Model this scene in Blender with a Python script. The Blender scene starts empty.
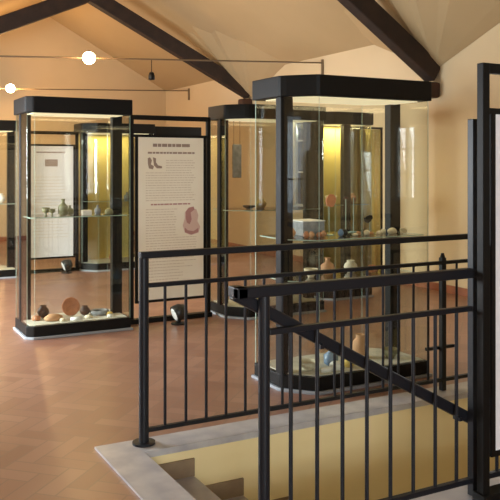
import bpy, bmesh, math, random
from mathutils import Vector, Matrix
random.seed(4)
C = bpy.context.scene
COL = C.collection
PI = math.pi

# ------------------------------------------------------------------ camera
cam_d = bpy.data.cameras.new('camera'); cam = bpy.data.objects.new('camera', cam_d); COL.objects.link(cam)
cam_d.sensor_width = 36; cam_d.lens = 776 * 36 / 500; cam_d.shift_y = -0.17; cam_d.clip_end = 100
cam.location = (0, 0, 1.52); cam.rotation_euler = (PI / 2, 0, -math.radians(28.15))
C.camera = cam
# ------------------------------------------------------------------ world, lights, exposure
W = bpy.data.worlds.new('world'); C.world = W; W.use_nodes = True
W.node_tree.nodes['Background'].inputs[0].default_value = (0.75, 0.88, 1.0, 1)
W.node_tree.nodes['Background'].inputs[1].default_value = 1.0
C.view_settings.view_transform = 'Standard'; C.view_settings.look = 'None'
C.view_settings.exposure = 0.40; C.view_settings.gamma = 1; C.view_settings.use_curve_mapping = False

def area(name, loc, direction, sx, sy, power, color):
    d = bpy.data.lights.new(name, 'AREA'); d.shape = 'RECTANGLE'; d.size = sx; d.size_y = sy
    d.energy = power; d.color = color
    o = bpy.data.objects.new(name, d); COL.objects.link(o); o.location = loc
    o.rotation_euler = Vector(direction).to_track_quat('-Z', 'Y').to_euler()
    return o
DAY = (0.86, 0.94, 1.0); WARM = (1.0, 0.58, 0.24)
# room constants
RW, LW, FW, BW = 6.45, -1.6, -3.0, 16.0      # right, left, front, back wall planes
RIDGE_A, RIDGE_Z, RWZ, LWZ = 3.57, 4.74, 3.14, 2.4
RWIN = [(0.53, 0.97, 1.05, 2.05), (5.55, 6.3, .8, 1.75), (9.85, 10.65, .85, 2.4)]
LWIN = [(2.2, 3.2, .85, 2.2), (6.6, 9.4, .75, 2.2), (13.3, 14.8, .85, 2.2)]
FWIN = [(-1.2, 0.9, .85, 2.3)]
for (b0, b1, z0, z1), p in zip(RWIN, (9, 16, 30)):
    area('daylight', (RW + .2, (b0 + b1) / 2, (z0 + z1) / 2), (-1, 0, -.25), b1 - b0, z1 - z0, p, DAY)
for (b0, b1, z0, z1), p in zip(LWIN, (5, 600, 75)):
    area('daylight', (LW - .2, (b0 + b1) / 2, (z0 + z1) / 2), (1, 0, -.8), b1 - b0, z1 - z0, p, DAY)
for (a0, a1, z0, z1) in FWIN:
    area('daylight', ((a0 + a1) / 2, FW - .2, (z0 + z1) / 2), (0, 1, 0), a1 - a0, z1 - z0, 260, DAY)

# ------------------------------------------------------------------ materials
def mat(name, col, rough=.6, metal=0.0, spec=.5, emit=None, estr=0, noise=None, nscale=5, bump=0):
    m = bpy.data.materials.new(name); m.use_nodes = True; nt = m.node_tree; b = nt.nodes['Principled BSDF']
    b.inputs['Base Color'].default_value = (*col, 1); b.inputs['Roughness'].default_value = rough
    b.inputs['Metallic'].default_value = metal; b.inputs['Specular IOR Level'].default_value = spec
    if emit: b.inputs['Emission Color'].default_value = (*emit, 1); b.inputs['Emission Strength'].default_value = estr
    if noise or bump:
        tc = nt.nodes.new('ShaderNodeTexCoord'); n = nt.nodes.new('ShaderNodeTexNoise')
        n.inputs['Scale'].default_value = nscale; n.inputs['Detail'].default_value = 5
        nt.links.new(tc.outputs['Object'], n.inputs['Vector'])
        if noise:
            mx = nt.nodes.new('ShaderNodeMix'); mx.data_type = 'RGBA'
            mx.inputs[6].default_value = (*col, 1); mx.inputs[7].default_value = (*noise, 1)
            r = nt.nodes.new('ShaderNodeMapRange'); r.inputs[1].default_value = .35; r.inputs[2].default_value = .65
            nt.links.new(n.outputs[0], r.inputs[0]); nt.links.new(r.outputs[0], mx.inputs[0])
            nt.links.new(mx.outputs[2], b.inputs['Base Color'])
        if bump:
            bp = nt.nodes.new('ShaderNodeBump'); bp.inputs['Strength'].default_value = bump; bp.inputs['Distance'].default_value = .02
            nt.links.new(n.outputs[0], bp.inputs['Height']); nt.links.new(bp.outputs[0], b.inputs['Normal'])
    return m

def floor_mat():
    m = bpy.data.materials.new('herringbone_cotto'); m.use_nodes = True; nt = m.node_tree; N = nt.nodes; L = nt.links
    bs = N['Principled BSDF']
    tc = N.new('ShaderNodeTexCoord'); mp = N.new('ShaderNodeMapping')
    mp.inputs['Rotation'].default_value = (0, 0, math.radians(45)); s = 1 / .105
    mp.inputs['Scale'].default_value = (s, s, s); mp.inputs['Location'].default_value = (300, 300, 0)
    L.new(tc.outputs['Object'], mp.inputs[0])
    sp = N.new('ShaderNodeSeparateXYZ'); L.new(mp.outputs[0], sp.inputs[0])
    def M(op, a, b=None, c=None):
        n = N.new('ShaderNodeMath'); n.operation = op
        for k, v in enumerate((a, b, c)):
            if v is None: continue
            if isinstance(v, (int, float)): n.inputs[k].default_value = v
            else: L.new(v, n.inputs[k])
        return n.outputs[0]
    n_ = 3
    x, y = sp.outputs[0], sp.outputs[1]
    i, j = M('FLOOR', x), M('FLOOR', y)
    k = M('FLOORED_MODULO', M('SUBTRACT', i, j), 2 * n_)
    k = M('ROUND', k)
    horiz = M('LESS_THAN', k, n_ - .5)
    fx, fy = M('FRACT', x), M('FRACT', y)
    # horizontal tile : starts at i-k ; vertical tile : starts at j-(2n-1-k)
    kh = k; kv = M('SUBTRACT', 2 * n_ - 1, k)
    lh = M('ADD', kh, fx); lv = M('ADD', kv, fy)
    def mixf(a, b): # horiz ? a : b
        return M('ADD', M('MULTIPLY', a, horiz), M('MULTIPLY', b, M('SUBTRACT', 1, horiz)))
    al = mixf(lh, lv); ac = mixf(fy, fx)
    e1 = M('MINIMUM', al, M('SUBTRACT', n_, al)); e2 = M('MINIMUM', ac, M('SUBTRACT', 1, ac))
    e = M('MINIMUM', e1, e2)
    idx = mixf(M('SUBTRACT', i, kh), i); idy = mixf(j, M('SUBTRACT', j, kv))
    cb = N.new('ShaderNodeCombineXYZ'); L.new(idx, cb.inputs[0]); L.new(idy, cb.inputs[1]); L.new(horiz, cb.inputs[2])
    wn = N.new('ShaderNodeTexWhiteNoise'); wn.noise_dimensions = '3D'; L.new(cb.outputs[0], wn.inputs[0])
    cr = N.new('ShaderNodeValToRGB'); L.new(wn.outputs[0], cr.inputs[0])
    cr.color_ramp.elements[0].color = (.25, .115, .072, 1); cr.color_ramp.elements[1].color = (.33, .17, .11, 1)
    el = cr.color_ramp.elements.new(.5); el.color = (.29, .142, .09, 1)
    ns = N.new('ShaderNodeTexNoise'); ns.inputs['Scale'].default_value = 1.3; ns.inputs['Detail'].default_value = 4
    L.new(tc.outputs['Object'], ns.inputs['Vector'])
    mx = N.new('ShaderNodeMix'); mx.data_type = 'RGBA'; mx.blend_type = 'MULTIPLY'
    mr = N.new('ShaderNodeMapRange'); mr.inputs[1].default_value = .4; mr.inputs[2].default_value = .65; mr.inputs[4].default_value = .45
    L.new(ns.outputs[0], mr.inputs[0]); L.new(mr.outputs[0], mx.inputs[0])
    L.new(cr.outputs[0], mx.inputs[6]); mx.inputs[7].default_value = (.8, .72, .66, 1)
    g = N.new('ShaderNodeMix'); g.data_type = 'RGBA'
    L.new(M('LESS_THAN', e, .045), g.inputs[0]); L.new(mx.outputs[2], g.inputs[6]); g.inputs[7].default_value = (.22, .118, .08, 1)
    L.new(g.outputs[2], bs.inputs['Base Color'])
    bs.inputs['Roughness'].default_value = .36; bs.inputs['Specular IOR Level'].default_value = .75
    return m

def glass_mat(name, tint=(.965, .975, .945), refl=1.45):
    m = bpy.data.materials.new(name); m.use_nodes = True; nt = m.node_tree; N = nt.nodes; L = nt.links
    N.remove(N['Principled BSDF']); out = N['Material Output']
    t = N.new('ShaderNodeBsdfTransparent'); t.inputs[0].default_value = (*tint, 1)
    g = N.new('ShaderNodeBsdfGlossy'); g.inputs['Roughness'].default_value = .02
    lw = N.new('ShaderNodeLayerWeight'); lw.inputs[0].default_value = .5       # Schlick: .04 + .96 * facing^5, the same for both faces
    pw = N.new('ShaderNodeMath'); pw.operation = 'POWER'; pw.inputs[1].default_value = 5; L.new(lw.outputs['Facing'], pw.inputs[0])
    f = N.new('ShaderNodeMath'); f.operation = 'MULTIPLY_ADD'; f.inputs[1].default_value = .96; f.inputs[2].default_value = .04; L.new(pw.outputs[0], f.inputs[0])
    mx = N.new('ShaderNodeMixShader'); L.new(f.outputs[0], mx.inputs[0]); L.new(t.outputs[0], mx.inputs[1]); L.new(g.outputs[0], mx.inputs[2])
    L.new(mx.outputs[0], out.inputs[0]); return m

M_ = dict(
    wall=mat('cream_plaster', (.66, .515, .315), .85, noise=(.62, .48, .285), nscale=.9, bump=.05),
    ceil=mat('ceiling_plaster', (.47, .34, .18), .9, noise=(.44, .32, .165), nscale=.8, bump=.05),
    ochre=mat('ochre_stairwell_paint', (.90, .74, .40), .8, noise=(.86, .70, .37), nscale=2.0, bump=.05),
    floor=floor_mat(),
    marble=mat('grey_marble', (.52, .49, .47), .35, noise=(.38, .36, .37), nscale=7),
    skirting=mat('terracotta_skirting', (.36, .13, .06), .5, noise=(.28, .10, .05), nscale=6),
    wskirt=mat('brown_stone_skirting', (.30, .21, .12), .6, noise=(.22, .15, .09), nscale=9),
    metal=mat('black_case_metal', (.006, .005, .004), .5, spec=.2),
    rail=mat('black_railing_paint', (.011, .011, .014), .42, spec=.28),
    beam=mat('dark_oak_beam', (.030, .014, .008), .75, noise=(.016, .008, .005), nscale=7, bump=.3),
    corbel=mat('brown_oak_corbel', (.060, .022, .010), .75, noise=(.035, .014, .008), nscale=8, bump=.3),
    iron=mat('tie_rod_iron', (.16, .11, .06), .6),
    glass=glass_mat('case_glass'),
    wglass=glass_mat('window_glass', (.98, .98, .98)),
    gedge=mat('glass_edge_green', (.45, .60, .52), .2),
    deck=mat('pale_linen_deck', (.62, .59, .50), .8, noise=(.50, .47, .38), nscale=14),
    plinth=mat('grey_plinth', (.30, .32, .34), .5),
    yellow=mat('lamplit_yellow', (.86, .72, .26), .8, noise=(.80, .66, .24), nscale=3),  # yellowish lamplight on the plaster behind the cases, put into the colour
    diffuser=mat('case_light_diffuser', (.8, .75, .5), .6, emit=(1, .84, .55), estr=.5),
    lamp=mat('lit_globe', (1, .9, .7), .5, emit=(1, .86, .58), estr=28),
    paper=mat('poster_paper', (.95, .90, .76), .6, noise=(.92, .86, .71), nscale=3),
    paperw=mat('white_poster_paper', (.80, .79, .80), .55),
    ink=mat('brown_grey_ink', (.34, .25, .20), .7), inkf=mat('faint_ink', (.70, .62, .50), .7),
    inkr=mat('dusty_red_ink', (.46, .24, .22), .7), inkp=mat('pink_ink', (.72, .53, .46), .7),
    white=mat('white_enamel', (.8, .8, .78), .5),
    terra=mat('terracotta', (.50, .20, .09), .7, noise=(.38, .15, .07), nscale=25),
    terral=mat('pale_terracotta', (.48, .26, .13), .75, noise=(.52, .28, .14), nscale=25),
    brown=mat('dark_brown_clay', (.10, .045, .025), .5, noise=(.06, .03, .02), nscale=30),
    bucch=mat('black_glazed_clay', (.02, .02, .018), .3),
    bronze=mat('green_bronze', (.10, .13, .06), .55, noise=(.05, .07, .03), nscale=40),
    grey=mat('grey_stone', (.30, .31, .32), .7, noise=(.20, .21, .22), nscale=25),
    bone=mat('pale_bone', (.72, .66, .50), .7, noise=(.60, .52, .36), nscale=30),
    blue=mat('blue_glaze', (.14, .22, .34), .4),
    ygl=mat('yellow_glaze', (.66, .46, .12), .45),
    card=mat('white_card', (.85, .84, .80), .8),
    olive=mat('olive_glass_paste', (.24, .23, .12), .5, noise=(.18, .17, .09), nscale=30),
    wood=mat('window_frame_wood', (.62, .58, .50), .5),
)

# ------------------------------------------------------------------ mesh helpers
class MB:
    def __init__(s): s.bm = bmesh.new(); s.mi = 0
    def _f(s, vs):
        try: f = s.bm.faces.new(vs); f.material_index = s.mi; return f
        except ValueError: return None
    def box(s, x0, x1, y0, y1, z0, z1):
        v = [s.bm.verts.new(p) for p in ((x0,y0,z0),(x1,y0,z0),(x1,y1,z0),(x0,y1,z0),(x0,y0,z1),(x1,y0,z1),(x1,y1,z1),(x0,y1,z1))]
        for q in ((3,2,1,0),(4,5,6,7),(0,1,5,4),(1,2,6,5),(2,3,7,6),(3,0,4,7)): s._f([v[i] for i in q])
        return s
    def prism(s, pts, z0, z1):
        lo = [s.bm.verts.new((p[0], p[1], z0)) for p in pts]; hi = [s.bm.verts.new((p[0], p[1], z1)) for p in pts]
        n = len(pts); s._f(lo[::-1]); s._f(hi)
        for i in range(n): s._f([lo[i], lo[(i+1) % n], hi[(i+1) % n], hi[i]])
        return s
    def vprism(s, pts, a0, a1, axis='y'):   # polygon in x-z (axis y) or y-z (axis x)
        f = (lambda p, t: (p[0], t, p[1])) if axis == 'y' else (lambda p, t: (t, p[0], p[1]))
        lo = [s.bm.verts.new(f(p, a0)) for p in pts]; hi = [s.bm.verts.new(f(p, a1)) for p in pts]
        n = len(pts); s._f(lo); s._f(hi[::-1])
        for i in range(n): s._f([lo[(i+1) % n], lo[i], hi[i], hi[(i+1) % n]])
        return s
    def bar(s, p0, p1, w, h, up=(0, 0, 1)):
        p0, p1 = Vector(p0), Vector(p1); d = (p1 - p0).normalized(); sx = d.cross(Vector(up)).normalized(); u = sx.cross(d)
        r = []
        for p in (p0, p1):
            r.append([s.bm.verts.new(p + sx * (i * w / 2) + u * (j * h / 2)) for i, j in ((-1,-1),(1,-1),(1,1),(-1,1))])
        a, b = r; s._f(a[::-1]); s._f(b)
        for i in range(4): s._f([a[i], a[(i+1) % 4], b[(i+1) % 4], b[i]])
        return s
    def tube(s, p0, p1, r0, r1=None, n=14):
        r1 = r0 if r1 is None else r1
        p0, p1 = Vector(p0), Vector(p1); d = (p1 - p0).normalized(); x = d.orthogonal().normalized(); y = d.cross(x)
        A = []
        for p, r in ((p0, r0), (p1, r1)):
            A.append([s.bm.verts.new(p + (x * math.cos(2*PI*k/n) + y * math.sin(2*PI*k/n)) * r) for k in range(n)])
        s._f(A[0][::-1]); s._f(A[1])
        for k in range(n): s._f([A[0][k], A[0][(k+1) % n], A[1][(k+1) % n], A[1][k]])
        return s
    def lathe(s, prof, c=(0, 0, 0), n=24, M=None):
        rings = []
        for r, z in prof:
            pts = [Vector((r * math.cos(2*PI*k/n), r * math.sin(2*PI*k/n), z)) for k in range(n)]
            if r < 1e-5: pts = pts[:1]
            rings.append([s.bm.verts.new((M @ p if M else p) + Vector(c)) for p in pts])
        for A, B in zip(rings, rings[1:]):
            for k in range(n):
                a, a2 = A[k % len(A)], A[(k+1) % len(A)]; b, b2 = B[k % len(B)], B[(k+1) % len(B)]
                q = []
                for v in (a, a2, b2, b):
                    if v not in q: q.append(v)
                if len(q) > 2: s._f(q)
        if len(rings[0]) > 1: s._f(rings[0][::-1])
        if len(rings[-1]) > 1: s._f(rings[-1])
        return s
    def build(s, name, m, parent=None, smooth=False, bevel=0, loc=None):
        bmesh.ops.recalc_face_normals(s.bm, faces=s.bm.faces[:])
        me = bpy.data.meshes.new(name); s.bm.to_mesh(me); s.bm.free()
        for q in (m if isinstance(m, (list, tuple)) else [m]): me.materials.append(M_[q] if isinstance(q, str) else q)
        if smooth:
            for p in me.polygons: p.use_smooth = True
        o = bpy.data.objects.new(name, me); COL.objects.link(o)
        if parent is not None: o.parent = parent
        if loc is not None: o.location = loc
        if bevel:
            b = o.modifiers.new('bevel', 'BEVEL'); b.width = bevel; b.segments = 2; b.limit_method = 'ANGLE'
        return o

def tag(o, label=None, cat=None, group=None, kind=None):
    if label: o['label'] = label
    if cat: o['category'] = cat
    if group: o['group'] = group
    if kind: o['kind'] = kind
    return o
def empty(name, loc=(0, 0, 0), label=None, cat=None, group=None, kind=None):
    o = bpy.data.objects.new(name, None); COL.objects.link(o); o.location = loc; o.empty_display_size = .1
    return tag(o, label, cat, group, kind)
def struct(name, mb, m, label=None, cat=None, **k):
    return tag(mb.build(name, m, **k), label, cat, None, 'structure')

# ------------------------------------------------------------------ the room shell
T = .3
WA0, WA1, WB0, WB1 = 1.42, 5.9, 2.746, 3.87          # stairwell opening
f = MB()
f.box(LW, RW, FW, WB0, -.25, 0).box(LW, RW, WB1, BW, -.25, 0).box(LW, WA0, WB0, WB1, -.25, 0).box(WA1, RW, WB0, WB1, -.25, 0)
struct('floor', f, 'floor', 'terracotta floor tiles laid in a herringbone pattern', 'floor')

def wall_b(name, a0, a1, ztop, wins, label):      # wall with its length along y
    m = MB(); bs = [FW - T] + [v for w in wins for v in w[:2]] + [BW + T]
    for k in range(0, len(bs), 2): m.box(a0, a1, bs[k], bs[k+1], -2.9, ztop)
    for w in wins: m.box(a0, a1, w[0], w[1], -2.9, w[2]).box(a0, a1, w[0], w[1], w[3], ztop)
    return struct(name, m, 'wall', label, 'wall')
wall_b('wall_right', RW, RW + T, RWZ + .3, RWIN, 'cream plaster wall at the right, behind the large glass case')
wall_b('wall_left', LW - T, LW, LWZ + .3, LWIN, 'cream plaster wall at the left')
gable = lambda: [(LW, -.25), (RW, -.25), (RW, RWZ + .1), (RIDGE_A, RIDGE_Z + .1), (LW, LWZ + .1)]
struct('wall_back', MB().vprism(gable(), BW, BW + T), 'wall', 'cream gable wall at the far end under the lit globes', 'wall')
m = MB()
as_ = [LW] + [v for w in FWIN for v in w[:2]] + [RW]
for k in range(0, len(as_), 2): m.box(as_[k], as_[k+1], FW - T, FW, -.25, 2.3)
for w in FWIN: m.box(w[0], w[1], FW - T, FW, -.25, w[2])
m.vprism([(LW, 2.3), (RW, 2.3), (RW, RWZ + .1), (RIDGE_A, RIDGE_Z + .1), (LW, LWZ + .1)], FW - T, FW)
struct('wall_front', m, 'wall', 'cream plaster wall at the near end', 'wall')
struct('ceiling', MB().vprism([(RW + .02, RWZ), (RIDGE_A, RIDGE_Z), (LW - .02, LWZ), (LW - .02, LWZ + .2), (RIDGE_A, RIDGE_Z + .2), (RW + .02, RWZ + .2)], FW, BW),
       'ceil', 'sloping cream plaster ceiling', 'ceiling')

# pleated plaster coves springing from the beam feet on the right wall
def cove(name, b):
    mb = MB(); n = 16; rays = []
    ap = (RW - .004, b, 2.68)
    for j in range(n + 1):
        th = math.radians(-90 + 180 * j / n); c = math.cos(th)
        d = max(0, 1.2 * c ** 1.2 + (.10 if j % 2 else -.10) * c)
        rays.append(Vector((RW - .004 - d, b + 1.25 * math.sin(th), RWZ + (RIDGE_Z - RWZ) / (RW - RIDGE_A) * d + .03)))
    K = 5; G = []
    for i in range(1, K + 1):
        t = i / K
        G.append([mb.bm.verts.new(Vector(ap).lerp(q, t)) for q in rays])
    a = mb.bm.verts.new(ap)
    for j in range(n): mb._f([a, G[0][j], G[0][j+1]])
    for i in range(K - 1):
        for j in range(n): mb._f([G[i][j], G[i][j+1], G[i+1][j+1], G[i+1][j]])
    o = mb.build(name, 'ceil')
    s = o.modifiers.new('thick', 'SOLIDIFY'); s.thickness = .01; s.offset = 0
    return o
tag(cove('trim_1', 7.27), 'fan-shaped plaster cove above the near beam foot', 'cove', None, 'structure')
tag(cove('trim_2', 12.05), 'fan-shaped plaster cove above the far beam foot', 'cove', None, 'structure')
struct('baseboard_right', MB().box(RW - .02, RW, WB1 + .3, BW, 0, .09), 'skirting', 'low terracotta skirting along the right wall', 'baseboard')
struct('baseboard_back', MB().box(LW, RW - .02, BW - .02, BW, 0, .09), 'skirting', 'low terracotta skirting along the far gable wall', 'baseboard')

# windows
wn = 0
def window(side, lo, hi, z0, z1):
    global wn; wn += 1
    zh = z1 - z0; w = .05; mid = (lo + hi) / 2
    lab = {'r': 'window in the right wall', 'l': 'window in the left wall', 'f': 'window in the near wall'}[side]
    root = MB(); sash = MB(); pn = [MB(), MB()]
    def bx(mb, u0, u1, d0, d1, za, zb):
        if side == 'r': mb.box(RW + d0, RW + d1, u0, u1, za, zb)
        elif side == 'l': mb.box(LW - d1, LW - d0, u0, u1, za, zb)
        else: mb.box(u0, u1, FW - d1, FW - d0, za, zb)
    for u0, u1, za, zb in ((lo, lo + w, z0, z1), (hi - w, hi, z0, z1), (lo + w, hi - w, z0, z0 + w), (lo + w, hi - w, z1 - w, z1)): bx(root, u0, u1, .06, .14, za, zb)
    bx(sash, mid - .03, mid + .03, .07, .13, z0 + w, z1 - w)
    for zz in (z0 + zh * .36, z0 + zh * .68):
        bx(sash, lo + w, mid - .03, .08, .12, zz - .012, zz + .012); bx(sash, mid + .03, hi - w, .08, .12, zz - .012, zz + .012)
    o = root.build('window_%d' % wn, 'wood'); tag(o, lab, 'window', None, 'structure')
    sash.build('mullion', 'wood', o)
    bx(pn[0], lo + w, mid - .03, .097, .103, z0 + w, z1 - w); bx(pn[1], mid + .03, hi - w, .097, .103, z0 + w, z1 - w)
    for p in pn: p.build('pane', 'wglass', o)
    sl = MB(); bx(sl, lo, hi, -.0, .06, z0, z0 + .025); sl.build('window_sill', 'marble', o)
for q in RWIN: window('r', *q)
for q in LWIN: window('l', *q)
for q in FWIN: window('f', *q)

# ------------------------------------------------------------------ stairwell
m = MB(); zb = -2.9
m.box(WA0 - .15, WA1 + .15, WB1, WB1 + .15, zb, -.25).box(WA0 - .15, WA1 + .15, WB0 - .15, WB0, zb, -.25)
m.box(WA0 - .15, WA0, WB0, WB1, zb, -.25).box(WA1, WA1 + .15, WB0, WB1, zb, -.25)
struct('wall_stairwell', m, 'ochre', 'ochre painted walls of the stairwell', 'wall')
m = MB()
m.box(WA0, WA1, WB1 - .006, WB1 - .0005, zb, -.022)
m.box(WA0, WA1, WB0 + .0005, WB0 + .006, zb, -.035)
struct('trim_3', m, 'ochre', 'ochre plaster lining of the stairwell sides below the marble edge', 'plaster')
m = MB(); RISE, RUN, NS = .165, .30, 13
for k in range(1, NS + 1): m.box(WA0 + .001 + (k - 1) * RUN, WA0 + k * RUN, WB0 + .007, WB1 - .007, -k * RISE - .16, -k * RISE)
m.box(WA0 + NS * RUN, WA1, WB0 + .007, WB1 - .007, -(NS + 1) * RISE - .16, -(NS + 1) * RISE)
tag(m.build('staircase', 'marble', bevel=.006), 'grey marble steps going down into the ochre stairwell', 'stairs', None, 'structure')
m = MB()
for k in range(1, NS + 1): m.box(WA0 + (k - 1) * RUN + .002, WA0 + k * RUN, WB1 - .022, WB1 - .007, -k * RISE + .001, -k * RISE + .095)
struct('baseboard_stairs', m, 'wskirt', 'brown stone skirting stepping down beside the treads', 'baseboard')
# marble edging, mitred slabs round the opening
m = MB()
m.prism([(1.226, 4.055), (WA0 + .001, WB1 - .001), (WA1, WB1 - .001), (WA1, 4.055)], .0005, .012)
m.prism([(1.226, 4.055), (1.226, 2.52), (WA0 + .001, WB0 + .001), (WA0 + .001, WB1 - .001)], .0005, .012)
m.prism([(1.226, 2.52), (WA1, 2.52), (WA1, WB0 + .001), (WA0 + .001, WB0 + .001)], .0005, .012)
m.box(WA0 + .015, WA1, WB1 - .015, WB1 - .001, -.022, .012)
m.box(WA0 + .015, WA1, WB0 + .001, WB0 + .015, -.035, .012)
m.box(WA0 + .001, WA0 + .015, WB0 + .001, WB1 - .001, -.035, .012)
struct('trim_4', m, 'marble', 'grey marble edging slabs around the stairwell opening', 'edging')

# ------------------------------------------------------------------ railings
def railing(name, a0, a1, b, top, label, first, posts, toph, overhang=0, base=.012):
    r = empty(name, (a0, b, base), label, 'railing')
    def B(mb, n, **k): return mb.build(n, 'rail', r, loc=(-a0, -b, -base), **k)
    B(MB().box(a0 - overhang, a1, b - .022, b + .022, top - toph, top), 'top_rail', bevel=.006)
    B(MB().box(a0 + .02, a1, b - .014, b + .014, .855, .878), 'middle_rail', bevel=.003)
    B(MB().box(a0 + .02, a1, b - .014, b + .014, .072, .095), 'bottom_rail', bevel=.003)
    for pa, w in posts:
        B(MB().tube((pa, b, base + .01), (pa, b, top - toph + .002), w / 2, n=20), 'post')
        B(MB().tube((pa, b, base), (pa, b, base + .012), w * 1.15, n=24), 'base_flange')
    x = first
    while x < a1 - .03:
        if all(abs(x - p) > .035 for p, w in posts): B(MB().tube((x, b, .09), (x, b, .86), .0085, n=10), 'baluster')
        x += .1245
    return r, B
far, FB = railing('guard_railing', 1.475, 4.75, 3.975, 1.05, 'black metal railing along the far edge of the stairwell', 1.598,
                  [(1.475, .054), (4.72, .054)], .036, .025)
FB(MB().bar((3.59, 3.975, .012), (3.59, 3.975, .90), .036, .036, up=(0, 1, 0)), 'short_post', bevel=.003)
FB(MB().tube((3.59, 3.975, .90), (3.59, 3.975, .93), .018, .010), 'post_cap')
FB(MB().box(3.47, 3.71, 3.99, 4.012, .283, .303), 'cross_piece')
near, NB = railing('guard_railing', 1.478, 4.75, 2.646, 1.05, 'black metal railing nearest the viewer, with sloping handrail down the stairs', 1.60,
                   [(1.478, .046), (4.72, .05)], .044, .125)
# sloping handrail, fixed to the stair side of the near railing
hb = 2.646 + .045
h0 = Vector((1.365, hb, 1.02)); 
h1 = Vector((4.55, hb, 1.028 - (4.55 - 1.35) * .548))
NB(MB().bar(h0, h1, .045, .048), 'sloping_handrail', bevel=.008)
NB(MB().box(1.353, 1.40, 2.624, hb + .0225, 1.006, 1.05), 'handrail_return', bevel=.006)
for x in (1.75, 2.50):
    z = 1.028 - (x - 1.35) * .548
    NB(MB().bar((x, 2.646, z - .03), (x, hb, z - .03), .016, .016), 'handrail_bracket')
# tall slim end post behind the right-hand stand
NB(MB().box(2.555, 2.588, 2.627, 2.665, .012, 1.73), 'tall_post', bevel=.003)

# ------------------------------------------------------------------ glass display cases
H = 2.12; R_ = (.17, .19)
def plan(a0, b0, w, d, ch, off=0):
    """front-left and rear-right corners cut; returned as runs of points, counter-clockwise"""
    a0 -= off; b0 -= off; w += 2 * off; d += 2 * off; cx, cy = ch; k = .6 * off; cx += k; cy += k
    q = .18
    def soft(p, c, e):      # cut corner with its two ends slightly rounded
        P, Cc, E_ = Vector(p), Vector(c), Vector(e)
        m0, m1 = P.lerp(E_, q), P.lerp(E_, 1 - q); s0, s1 = P.lerp(Cc, -q * .6), E_.lerp(Cc, -q * .6)
        return [tuple(s0), tuple((P + m0.lerp(s0, .5)) / 2), tuple(m0), tuple(m1), tuple((E_ + m1.lerp(s1, .5)) / 2), tuple(s1)]
    c1 = soft((a0, b0 + cy), (a0, b0), (a0 + cx, b0)); c2 = soft((a0 + w, b0 + d - cy), (a0 + w, b0 + d), (a0 + w - cx, b0 + d))
    front = [c1[-1], (a0 + w, b0)]; right = [(a0 + w, b0), c2[0]]; back = [c2[-1], (a0, b0 + d)]; left = [(a0, b0 + d), c1[0]]
    poly = c1 + [(a0 + w, b0)] + c2 + [(a0, b0 + d)]
    return poly, dict(front=front, right=right, back=back, left=left, c1=c1, c2=c2)
def strip(mb, run, z0, z1, t):
    n = len(run); nrm = []
    for i in range(n):
        p = Vector(run[max(i-1, 0)]); q = Vector(run[min(i+1, n-1)]); dd = (q - p).normalized(); nrm.append(Vector((-dd.y, dd.x)))   # inward for ccw
    A = []
    for i in range(n):
        p = Vector(run[i]); q = p + nrm[i] * t
        A.append([mb.bm.verts.new((p.x, p.y, z0)), mb.bm.verts.new((q.x, q.y, z0)), mb.bm.verts.new((q.x, q.y, z1)), mb.bm.verts.new((p.x, p.y, z1))])
    for i in range(n - 1):
        a, b = A[i], A[i+1]
        for k, (u, v) in enumerate(((0, 1), (1, 2), (2, 3), (3, 0))):
            mb.mi = 1 if k in (0, 2) else 0
            mb._f([a[u], b[u], b[v], a[v]])
    mb.mi = 1; mb._f(A[0]); mb._f(A[-1][::-1]); mb.mi = 0
def case(a0, b0, w, d, label, shelves, posts, glow_panel=False, light=2.0, base_h=.10, R_=(.17, .19)):
    cx, cy = a0 + w / 2, b0 + d / 2
    r = empty('display_case', (cx, cy, 0), label, 'display case', 'tall black-framed glass museum cases')
    def B(mb, n, m, **k): return mb.build(n, m, r, loc=(-cx, -cy, 0), **k)
    B(MB().prism(plan(a0, b0, w, d, R_, .016)[0], 0, .022), 'plinth', 'plinth', bevel=.004)
    B(MB().prism(plan(a0, b0, w, d, R_, .0)[0], .022, base_h + .012), 'base', 'metal', bevel=.006)
    B(MB().prism(plan(a0, b0, w, d, R_, -.03)[0], base_h + .012, base_h + .02), 'deck', 'deck')
    tp = B(MB().prism(plan(a0, b0, w, d, R_, .012)[0], H - .14, H), 'top', 'metal', bevel=.006)
    MB().prism(plan(a0, b0, w, d, R_, -.06)[0], H - .147, H - .14).build('light_diffuser', 'diffuser', tp)
    z0, z1 = base_h + .012, H - .14
    runs = plan(a0, b0, w, d, R_, -.006)[1]
    for n in ('front', 'c1', 'right', 'c2', 'left', 'back'):
        if glow_panel and n == 'back': continue
        mb = MB(); strip(mb, runs[n], z0, z1, .006); B(mb, 'curved_pane' if n[0] == 'c' else 'glass_pane', ['glass', 'gedge'])
    if glow_panel:
        B(MB().box(a0 + .02, a0 + w - R_[0] - .04, b0 + d - .03, b0 + d - .01, z0 + .01, z1 - .01), 'yellow_glow_panel', 'yellow')  # added panel, its yellow stands in for the lamplit wall behind the case
    for px, py in posts:
        B(MB().box(px - .048, px + .048, py - .035, py + .035, z0, z1), 'post', 'metal', bevel=.004)
    for z in shelves:
        B(MB().prism(plan(a0, b0, w, d, R_, -.03)[0], z - .008, z), 'shelf', ['glass'])
        mb = MB(); rr = plan(a0, b0, w, d, R_, -.0295)[1]
        for n in ('front', 'c1', 'right', 'left'): strip(mb, rr[n], z - .008, z, .003)
        B(mb, 'shelf_edge', ['gedge', 'gedge'])
    if light:
        L = area('case_light', (cx, cy, H - .16), (0, 0, -1), w * .7, d * .6, light, (1, .80, .45)); L.parent = r; L.location = (0, 0, H - .16)
    return r
case(1.47, 6.83, .94, .52, 'glass case at left, one glass shelf above pots on its deck, beside the text poster', [1.06], [(1.52, 7.17), (2.36, 7.11)], light=3, R_=(.055, .05))
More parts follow.
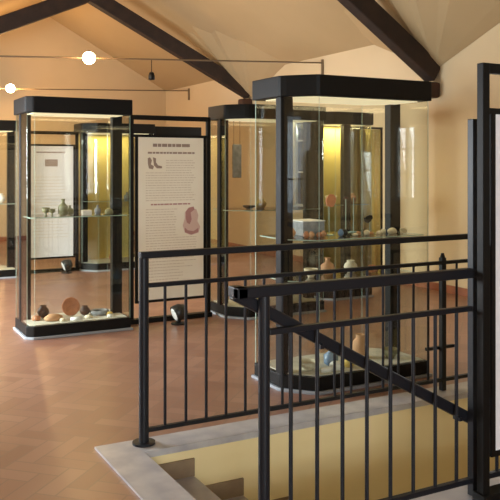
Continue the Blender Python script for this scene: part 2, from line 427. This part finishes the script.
case(2.64, 4.31, 1.13, .56, 'largest and nearest glass case, right behind the far railing, dark front post', [1.02, .74], [(2.685, 4.525), (3.715, 4.66)], light=2.5)
case(3.42, 6.72, 1.05, .56, 'glass case just right of the text poster, half hidden by the nearest case', [1.07], [(3.465, 7.06), (4.42, 6.95)], light=2.5)
case(4.84, 7.22, .62, .32, 'narrow case seen through the nearest case, its dark post in the middle', [1.07], [(5.13, 7.28)], glow_panel=True, light=7, R_=(.1, .1))
case(1.13, 10.7, 1.05, .56, 'yellow-lit case cut by the left edge of the photo', [1.0], [(1.18, 11.05), (2.13, 10.95)], glow_panel=True, light=6)
case(3.12, 10.75, 1.03, .56, 'yellow-lit case seen through the right half of the left glass case', [1.0], [(3.17, 11.0), (4.09, 11.0)], glow_panel=True, light=6)
case(4.20, 11.3, .95, .54, 'back-row case whose dark top shows above the text poster', [1.0], [(4.25, 11.6), (5.09, 11.55)], light=2)

# ------------------------------------------------------------------ poster stands
def stand(a0, a1, b, pa0, pa1, label, paper, group='framed poster stands', z_hi=2.0, pz=(.22, 1.78), inner=True, base=0.0):
    r = empty('poster_stand', ((a0 + a1) / 2, b, base), label, 'poster stand', group); ox, oy = -(a0 + a1) / 2, -b
    def B(mb, n, m, **k): return mb.build(n, m, r, loc=(ox, oy, -base), **k)
    for x in (a0, a1): B(MB().box(x - .02, x + .02, b - .02, b + .02, base + .03, z_hi), 'upright', 'metal', bevel=.003)
    B(MB().box(a0 + .02, a1 - .02, b - .018, b + .018, z_hi - .045, z_hi), 'top_bar', 'metal', bevel=.003)
    B(MB().box(a0 - .03, a1 + .03, b - .04, b + .04, base, base + .045), 'base_bar', 'metal', bevel=.004)
    z0, z1 = pz
    fr = MB()
    fw = min(.028, pa0 - a0 - .042)
    fr.box(a0 + .02, a1 - .02, b - .012, b + .012, z1 + .008, z1 + .035).box(pa0 - .004 - fw, pa0 - .004, b - .012, b + .012, z0 - .03, z1 + .008).box(pa1 + .004, pa1 + .032, b - .012, b + .012, z0 - .03, z1 + .008)
    fr.box(pa0 - .004, pa1 + .004, b - .012, b + .012, z0 - .03, z0 - .004)
    B(fr, 'panel_frame', 'metal')
    p = B(MB().box(pa0 - .004, pa1 + .004, b - .010, b + .008, z0 - .004, z1 + .008), 'poster', paper)
    return r, p, B
def words(mb, a0, a1, z, h, y, dens=.85, wl=(.012, .04)):
    x = a0
    while x < a1:
        l = random.uniform(*wl); l = min(l, a1 - x)
        if l > .004: mb.box(x, x + l, y - .0012, y, z - h / 2, z + h / 2)
        x += l + .007
s1, p1, B1 = stand(2.50, 3.31, 7.08, 2.57, 3.25, 'large cream text poster in a black frame between two glass cases', 'paper')
fy = 7.08 - .0101
Z = lambda y: 1.78 - (y - 138) * .00975
A = lambda x: 2.57 + (x - 138) * .01046
def P1(mb, n, m):
    o = mb.build(n, m, p1, loc=(0, 0, 0)); return o
m = MB(); words(m, A(152), A(190), Z(145), .030, fy, wl=(.03, .09)); P1(m, 'title_text', 'ink')
m = MB(); words(m, A(147), A(195), Z(152.5), .018, fy, wl=(.02, .05)); P1(m, 'subtitle_text', 'ink')
m = MB()
for k in range(17):
    y = 160 + k * 2.5; words(m, A(165) if k < 5 else A(145), A(196) - random.uniform(0, .06), Z(y), .007, fy)
for k in range(18):
    y = 209 + k * 2.6; words(m, A(145), A(178) - random.uniform(0, .05) if k < 11 else A(196), Z(y), .007, fy)
for k in range(10): words(m, A(145), A(196) - random.uniform(0, .2), Z(258 + k * 3), .007, fy)
P1(m, 'text_lines', 'inkf')['kind'] = 'stuff'
m = MB(); words(m, A(150), A(190), Z(204), .014, fy, wl=(.02, .05)); P1(m, 'heading_text', 'inkr')
def flat(mb, pts, y):   # outline in poster pixels -> thin raised ink
    mb.vprism([(A(px), Z(py)) for px, py in pts], y - .0012, y)
m = MB()
flat(m, [(147, 158), (149, 157), (151, 160), (150, 164), (153, 166), (152, 169), (148, 168), (147, 163)], fy)
flat(m, [(152, 157), (155, 158), (155, 162), (157, 165), (161, 166), (161, 168), (156, 168), (153, 165)], fy)
P1(m, 'small_drawing', 'ink')
m = MB()
flat(m, [(184, 213), (187, 209), (191, 208), (196, 210), (198, 216), (197, 222), (200, 228), (198, 234), (190, 236), (184, 233), (182, 226), (184, 219)], fy)
P1(m, 'figure_illustration', 'inkp')
m = MB()
flat(m, [(185, 212), (188, 208), (193, 207), (194, 210), (190, 213), (191, 220), (189, 225), (186, 223), (185, 218)], fy - .0015)
flat(m, [(184, 228), (187, 231), (193, 232), (198, 229), (198, 233), (191, 235.5), (184, 233)], fy - .0015)
P1(m, 'figure_lines', 'inkr')

s2, p2, B2 = stand(2.32, 3.08, 11.05, 2.40, 3.02, 'whitish poster seen through the left glass case', 'paperw')
m = MB()
for k in range(20): words(m, 2.46, 2.96 - random.uniform(0, .1), 1.35 - k * .045, .008, 11.05 - .0101)
m.build('text_lines', 'inkf', p2)['kind'] = 'stuff'
m = MB(); words(m, 2.5, 2.9, 1.70, .022, 11.05 - .0101, wl=(.03, .09)); m.box(2.62, 2.80, 11.0385, 11.0395, 1.50, 1.60); m.build('title_text', 'ink', p2)
s3, p3, B3 = stand(2.555, 3.40, 2.565, 2.622, 3.33, 'blank white poster stand at the right edge, in front of the near railing', 'paperw', base=.012, z_hi=1.975, pz=(.24, 1.74))
B3(MB().box(2.5765, 2.592, 2.557, 2.572, .48, 1.16), 'bracket_plate', 'metal')

# ------------------------------------------------------------------ roof beams, tie rods, lamps
def beam_label(o, l): tag(o, l, 'beam', 'dark roof timbers')
slope = .53
for b, foot, labs in ((7.27, 2.63, 'near'), (12.05, 2.79, 'far')):
    sl = .67 if b < 8 else .50
    a_f = RW - .02; ap = RIDGE_A; z_ap = foot + (a_f - ap) * sl
    o = MB().bar((a_f, b, foot), (ap, b, z_ap), .18, .24 if b < 8 else .23).build('roof_rafter', 'beam', bevel=.015)
    beam_label(o, 'dark oak rafter on the right, %s' % ('ending above the largest case' if labs == 'near' else 'ending left of the largest case'))
    o = MB().bar((ap - .08, b, z_ap - .02), (LW, b, z_ap - .02 - (ap - .08 - LW) * .45), .2, .24).build('roof_rafter', 'beam', bevel=.015)
    beam_label(o, 'dark oak rafter of the left roof slope, %s' % ('nearer one' if labs == 'near' else 'in the top left corner'))
    m = MB().box(RW - (.30 if b < 8 else .2), RW - .0, b - .1, b + .1, foot - .30, foot - .11)
    o = m.build('corbel', 'corbel', bevel=.03); tag(o, 'brown wooden corbel under the foot of the %s rafter' % labs, 'corbel', 'wooden corbels')
def rod(b, z_r, z_l, a_l, label):
    r = empty('tie_rod', (RW, b, z_r), label, 'tie rod', 'thin iron tie rods')
    MB().tube((0, 0, 0), (a_l - RW, 0, z_l - z_r), .011, n=8).build('rod', 'iron', r)
    MB().box(-.03, 0, -.02, .02, -.19, .05).build('anchor_bar', 'iron', r, bevel=.004)
    return r
rod(9.73, 3.05, 2.72, -.85, 'thin iron tie rod crossing above the cases, nearer one')
rod(14.7, 3.05, 2.80, -.65, 'thin iron tie rod at the far end of the room')
def globe(a, b, z, zr, power, label):
    r = empty('ceiling_lamp', (a, b, z), label, 'lamp', 'round lamps on the tie rods')
    MB().lathe([(0, -.08)] + [(.08 * math.cos(t), .08 * math.sin(t)) for t in [math.radians(-75 + 15 * k) for k in range(11)]] + [(0, .08)]).build('globe', 'lamp', r, smooth=True)
    MB().tube((0, 0, .065), (0, 0, max(zr - z, .085)), .016, n=10).build('lamp_holder', 'metal', r)
    d = bpy.data.lights.new('lamp_light', 'POINT'); d.energy = power; d.color = WARM; d.shadow_soft_size = .07
    o = bpy.data.objects.new('lamp_light', d); COL.objects.link(o); o.parent = r; o.location = (0, -.09, -.02)
    return r
globe(2.86, 9.70, 2.885, 2.98, 38, 'lit globe lamp above the left glass case, the brighter one')
globe(2.85, 14.67, 2.93, 3.03, 125, 'lit globe lamp at the far left, the smaller one')
sp = empty('ceiling_spotlight', (3.72, 9.73, 2.93), 'small unlit black spotlight hanging from the nearer tie rod', 'spotlight')
MB().tube((0, 0, .0), (0, 0, -.17), .005, n=8).build('stem', 'metal', sp)
MB().lathe([(.0, -.17), (.03, -.18), (.042, -.22), (.042, -.27), (.036, -.275), (0, -.265)]).build('lamp_head', 'metal', sp, smooth=True)

# ------------------------------------------------------------------ added screen, its yellow stands in for yellowish light on the wall
cu = empty('yellow_glow_screen', (5.87, 7.95, 0), 'added pleated screen, its yellow standing in for light behind the nearest case', 'screen')
m = MB(); fn = 40; pa = [(-.27 + .54 * k / fn, .012 * math.sin(k * .95) + .005 * math.sin(k * 2.6)) for k in range(fn + 1)]
G = [[m.bm.verts.new((p[0], p[1], z)) for p in pa] for z in (.12, 1.0, 1.97)]
for A_, B_ in zip(G, G[1:]):
    for k in range(fn): m._f([A_[k], A_[k+1], B_[k+1], B_[k]])
o = m.build('cloth', 'yellow', cu, smooth=True); q = o.modifiers.new('thick', 'SOLIDIFY'); q.thickness = .006
for x in (-.285, .285): MB().box(x - .012, x + .012, -.015, .015, .03, 2.0).build('upright', 'metal', cu)
MB().box(-.273, .273, -.012, .012, 1.975, 2.0).build('top_bar', 'metal', cu)
MB().box(-.30, .30, -.10, .10, 0, .03).build('base_bar', 'metal', cu, bevel=.004)

# ------------------------------------------------------------------ floor spotlights
def floor_spot(a, b, label):
    r = empty('floor_spotlight', (a, b, 0), label, 'spotlight', 'round floor spotlights')
    MB().lathe([(.075, 0), (.075, .012), (.02, .018), (.018, .05), (0, .05)]).build('foot', 'metal', r, smooth=False)
    Mx = Matrix.Rotation(math.radians(-112), 3, 'Y')
    MB().lathe([(0, -.075), (.05, -.07), (.078, -.02), (.08, .05), (.07, .055), (.068, .05), (0, .048)], (0, 0, .115), M=Mx).build('housing', 'bucch', r, smooth=True)
    MB().lathe([(0, .052), (.062, .0525), (.055, .058), (0, .060)], (0, 0, .115), M=Mx).build('lens', 'white', r)
floor_spot(2.90, 6.86, 'round dark floor spotlight with pale lens below the cream text poster')
floor_spot(2.88, 10.85, 'round dark floor spotlight below the whitish poster, seen through the left case')

# ------------------------------------------------------------------ exhibits
def put(mb, name, m, loc, label, cat, group=None, smooth=True, **k):
    return tag(mb.build(name, m, loc=loc, smooth=smooth, **k), label, cat, group)
def pot(h, r, kind='jar'):
    if kind == 'jar': p = [(r*.45, 0), (r*.8, h*.18), (r, h*.45), (r*.85, h*.72), (r*.5, h*.86), (r*.6, h), (r*.5, h*.99), (r*.4, h*.87), (0, h*.8)]
    elif kind == 'bowl': p = [(r*.4, 0), (r*.45, h*.12), (r*.85, h*.5), (r, h), (r*.93, h*.98), (r*.75, h*.5), (r*.3, h*.2), (0, h*.18)]
    elif kind == 'cup': p = [(r*.6, 0), (r*.2, h*.1), (r*.2, h*.3), (r*.9, h*.5), (r, h), (r*.92, h*.99), (r*.8, h*.55), (0, h*.45)]
    else: p = [(r*.6, 0), (r, h*.12), (r, h*.55), (r*.35, h*.75), (r*.33, h*.92), (r*.5, h), (r*.3, h*.98), (0, h*.9)]
    return MB().lathe(p, n=20)
def disc(r, t, tilt, rz=0):
    """plate or ring standing nearly upright on its rim"""
    Mx = Matrix.Rotation(rz, 3, 'Z') @ Matrix.Rotation(math.radians(tilt), 3, 'X')
    return MB().lathe([(0, t*.3), (r*.55, t*.3), (r*.9, t), (r, t*.8), (r*.9, 0), (r*.5, -t*.3), (0, -t*.3)], (0, 0, r * math.sin(math.radians(abs(tilt))) + t*.4), M=Mx, n=26)
def shard(w, h, t, seed, lean=12):
    rn = random.Random(seed); n = 9; pts = []
    for k in range(n):
        an = 2*PI*k/n; q = rn.uniform(.72, 1.0); pts.append((w/2*q*math.cos(an), h/2 + h/2*q*math.sin(an)))
    lo = min(p[1] for p in pts); pts = [(x, z - lo) for x, z in pts]
    mb = MB().vprism(pts, -t/2, t/2)
    bmesh.ops.rotate(mb.bm, verts=mb.bm.verts[:], cent=(0, 0, 0), matrix=Matrix.Rotation(math.radians(-lean), 3, 'X'))
    z0 = min(v.co.z for v in mb.bm.verts)
    for v in mb.bm.verts: v.co.z -= z0
    return mb
def stone(rx, ry, rz, seed):
    mb = MB(); bmesh.ops.create_icosphere(mb.bm, subdivisions=2, radius=1); rn = random.Random(seed)
    for v in mb.bm.verts:
        q = rn.uniform(.86, 1.06); v.co = Vector((v.co.x*rx*q, v.co.y*ry*q, max(v.co.z, -.6)*rz))
    z0 = min(v.co.z for v in mb.bm.verts)
    for v in mb.bm.verts: v.co.z -= z0
    return mb
def card(w, h=.03): return MB().vprism([(0, 0), (.03, 0), (.004, h)], -w/2, w/2, axis='x')
LB = 'on the deck of the left glass case'
dz = .12
put(pot(.11, .055), 'jar', 'brown', (1.69, 7.19, dz), 'dark brown jar ' + LB + ', farthest left', 'jar')
put(stone(.085, .06, .04, 3), 'clay_fragment', 'terral', (1.735, 6.99, dz), 'flat orange clay fragment ' + LB, 'fragment')
put(disc(.085, .02, 78), 'plate', 'terra', (1.92, 7.11, dz), 'round terracotta plate standing upright ' + LB, 'plate')
put(pot(.085, .05), 'jar', 'brown', (2.06, 7.12, dz), 'small dark jar just right of the upright terracotta plate', 'jar')
put(MB().lathe([(.06, 0), (.085, .01), (.09, .03), (.08, .045), (.055, .04), (.05, .02), (.05, .005)], n=26), 'ring', 'grey', (2.19, 7.08, dz), 'blue-grey stone ring lying ' + LB, 'ring')
put(card(.11, .035), 'label_card', 'card', (1.92, 6.885, dz), 'white label card at the front edge ' + LB, 'label card')
put(card(.05), 'label_card', 'card', (2.235, 6.90, dz), 'smaller white label card at the right ' + LB, 'label card')
put(stone(.035, .03, .022, 8), 'clay_fragment', 'ygl', (2.26, 7.0, dz), 'small yellowish fragment behind the right label card of the left case', 'fragment')
put(stone(.03, .03, .02, 9), 'clay_fragment', 'bone', (1.80, 6.92, dz), 'tiny pale fragment in front of the upright terracotta plate', 'fragment')
put(stone(.045, .035, .03, 10), 'clay_fragment', 'terra', (1.60, 7.07, dz), 'small reddish fragment left of the flat orange one in the left case', 'fragment')
put(stone(.04, .035, .02, 11), 'clay_fragment', 'bone', (2.05, 6.96, dz), 'small pale fragment left of the grey ring in the left case', 'fragment')
LS = 'on the shelf of the left glass case'
put(pot(.075, .035, 'cup'), 'goblet', 'olive', (1.68, 7.05, 1.06), 'olive goblet farthest left ' + LS, 'goblet')
put(pot(.06, .03, 'cup'), 'goblet', 'olive', (1.75, 7.10, 1.06), 'smaller olive goblet, second from left ' + LS, 'goblet')
put(pot(.15, .045, 'bottle'), 'bottle', 'olive', (1.835, 7.04, 1.06), 'tallest olive bottle ' + LS, 'bottle')
put(pot(.09, .035, 'bottle'), 'bottle', 'olive', (1.91, 7.09, 1.06), 'short olive bottle right of the tallest one ' + LS, 'bottle')
put(MB().box(-.045, .045, -.03, .03, 0, .045), 'box', 'white', (2.045, 7.02, 1.06), 'small white box ' + LS, 'box', smooth=False, bevel=.004)
put(pot(.085, .03, 'bottle'), 'bottle', 'grey', (2.165, 7.06, 1.06), 'grey bottle right of the white box in the left case', 'bottle')
put(stone(.045, .03, .035, 14), 'clay_fragment', 'olive', (2.255, 7.0, 1.06), 'greenish lump at the right end ' + LS, 'fragment')
# nearest case
MS = 'on the upper shelf of the nearest glass case'
z = 1.02
put(pot(.06, .03), 'jar', 'terral', (2.80, 4.62, z), 'small pale clay jar at the left end of the nearest case, upper shelf', 'jar')
box = put(MB().box(-.09, .09, -.10, .10, 0, .10), 'display_block', 'grey', (2.985, 4.72, z), 'grey display block ' + MS, 'block', smooth=False, bevel=.003)
MB().box(-.094, .094, -.104, .104, .10, .106).build('rim', 'white', box)
for i, (a, h, mm, nm) in enumerate(((2.845, .045, 'terra', 'reddish'), (2.90, .04, 'terral', 'pale orange'), (2.95, .035, 'terra', 'deep red'), (3.00, .042, 'terral', 'sandy'), (3.13, .05, 'blue', 'dark blue'), (3.18, .045, 'bucch', 'black'))):
    put(pot(h, .022, 'jar'), 'small_jar', mm, (a, 4.50 + .02 * (i % 2), z), 'tiny %s jar in the front row of the nearest case, upper shelf' % nm, 'jar', 'miniature jars in the nearest case')
def mounted(a, b, z, hh, sh, m, name, label, cat, ry=0, lean=10):
    r = empty(name, (a, b, z), label, cat)
    MB().box(-.025, .025, -.02, .02, 0, .006).build('mount_foot', 'wglass' if False else 'gedge', r)
    MB().tube((0, .004, .006), (0, .004, hh + .02), .0025, n=8).build('mount_stem', 'gedge', r)
    o = sh.build('body', m, r, loc=(0, 0, hh)); o.rotation_euler = (0, ry, 0)
    return r
mounted(3.115, 4.62, z, .20, shard(.10, .115, .012, 21), 'terra', 'clay_shard', 'large orange shard raised on a mount in the nearest case', 'shard', math.radians(25))
mounted(3.46, 4.60, z, .085, shard(.085, .06, .012, 22), 'bucch', 'clay_shard', 'black oval shard raised on a mount in the nearest case', 'shard', math.radians(-35))
mounted(3.345, 4.74, z, .245, shard(.05, .025, .01, 23), 'brown', 'clay_shard', 'small dark shard high on a mount, left of the black oval one', 'shard')
mounted(3.415, 4.74, z, .255, shard(.04, .02, .01, 24), 'terral', 'clay_shard', 'small sandy shard high on a mount, above the black oval one', 'shard')
for i, (a, w, q) in enumerate(((3.24, .03, 'bone'), (3.29, .028, 'terral'), (3.34, .035, 'bone'), (3.40, .03, 'terral'), (3.45, .03, 'bone'), (3.51, .028, 'bone'))):
    put(stone(w * .8, .02, .013 + .006 * (i % 3), 30 + i), 'pale_fragment', q, (a, 4.48 + .03 * (i % 2), z),
        '%s of the six pale fragments under the black oval shard' % ('leftmost', 'second from left', 'third from left', 'third from right', 'second from right', 'rightmost')[i], 'fragment', 'small pale fragments in the nearest case')
put(stone(.04, .03, .028, 40), 'shell', 'bone', (3.585, 4.50, z), 'white shell in front of the right post of the nearest case', 'shell')
put(shard(.07, .05, .012, 41, 20), 'shell', 'bone', (3.66, 4.46, z), 'thin white shell at the right end of the nearest case shelf', 'shell', smooth=False)
z = .74; LS2 = 'on the lower shelf of the nearest glass case'
put(pot(.12, .05, 'bottle'), 'flask', 'terral', (3.10, 4.62, z), 'orange clay flask ' + LS2, 'flask')
put(pot(.09, .05), 'jar', 'bone', (3.30, 4.62, z), 'pale jar right of the orange flask ' + LS2, 'jar')
put(pot(.06, .05, 'bowl'), 'bowl', 'bone', (2.92, 4.56, z), 'shallow pale bowl at the left ' + LS2, 'bowl')
put(stone(.05, .04, .035, 50), 'clay_fragment', 'terra', (3.45, 4.56, z), 'reddish fragment right of the pale jar ' + LS2, 'fragment')
z = dz; MD = 'on the deck of the nearest glass case'
put(pot(.06, .07, 'bowl'), 'bowl', 'bone', (2.86, 4.50, z), 'pale bowl at the left ' + MD, 'bowl')
put(pot(.13, .05, 'bottle'), 'flask', 'blue', (3.06, 4.52, z), 'blue-grey flask ' + MD, 'flask')
put(pot(.08, .05), 'jar', 'ygl', (3.14, 4.42, z), 'yellow jar ' + MD, 'jar')
put(stone(.05, .04, .04, 51), 'stone', 'card', (3.02, 4.40, z), 'white stone in front of the blue-grey flask', 'stone')
put(stone(.05, .04, .03, 52), 'stone', 'olive', (3.22, 4.50, z), 'olive stone right of the yellow jar ' + MD, 'stone')
put(pot(.17, .06), 'jar', 'terral', (3.37, 4.60, z), 'tall orange clay jar ' + MD, 'jar')
put(pot(.07, .06, 'bowl'), 'bowl', 'olive', (3.55, 4.48, z), 'olive bowl at the right ' + MD, 'bowl')
put(card(.12, .04), 'label_card', 'card', (2.95, 4.375, z), 'white label card at the front ' + MD, 'label card')
# case right of the poster
put(pot(.035, .07, 'bowl'), 'dish', 'bucch', (3.745, 7.02, 1.07), 'flat black dish on the shelf of the case right of the poster', 'dish')
put(pot(.10, .06), 'jar', 'ygl', (3.895, 7.04, 1.07), 'yellow jar on the shelf of the case right of the poster', 'jar')
r = empty('hanging_plaque', (3.62, 7.05, H - .15), 'dark grey plaque hung on two wires in the case right of the poster', 'plaque')
for x in (-.035, .035): MB().tube((x, 0, 0), (x, 0, -.24), .002, n=6).build('wire', 'metal', r)
MB().box(-.05, .05, -.008, .008, -.58, -.24).build('board', 'grey', r, bevel=.003)
# deeper cases
put(pot(.12, .06), 'jar', 'terral', (5.28, 7.38, 1.07), 'sandy jar in the narrow case behind the nearest one', 'jar')
put(pot(.10, .07, 'bowl'), 'bowl', 'bone', (5.00, 7.38, 1.07), 'pale bowl in the narrow case behind the nearest one', 'bowl')
put(pot(.16, .08), 'jar', 'terra', (5.30, 7.38, dz), 'terracotta jar on the deck of the narrow case behind the nearest one', 'jar')
put(pot(.13, .07), 'jar', 'card', (2.0, 11.0, 1.0), 'white jar in the case cut by the left edge', 'jar')
put(pot(.10, .08, 'bowl'), 'bowl', 'bone', (3.62, 11.0, 1.0), 'pale bowl in the yellow-lit back-row case seen through the left case', 'bowl')
put(pot(.12, .05, 'bottle'), 'flask', 'grey', (3.82, 11.0, 1.0), 'grey flask in the yellow-lit back-row case seen through the left case', 'flask')
put(pot(.10, .06), 'jar', 'terra', (3.6, 11.0, dz), 'terracotta jar on the deck of the back-row case seen through the left case', 'jar')
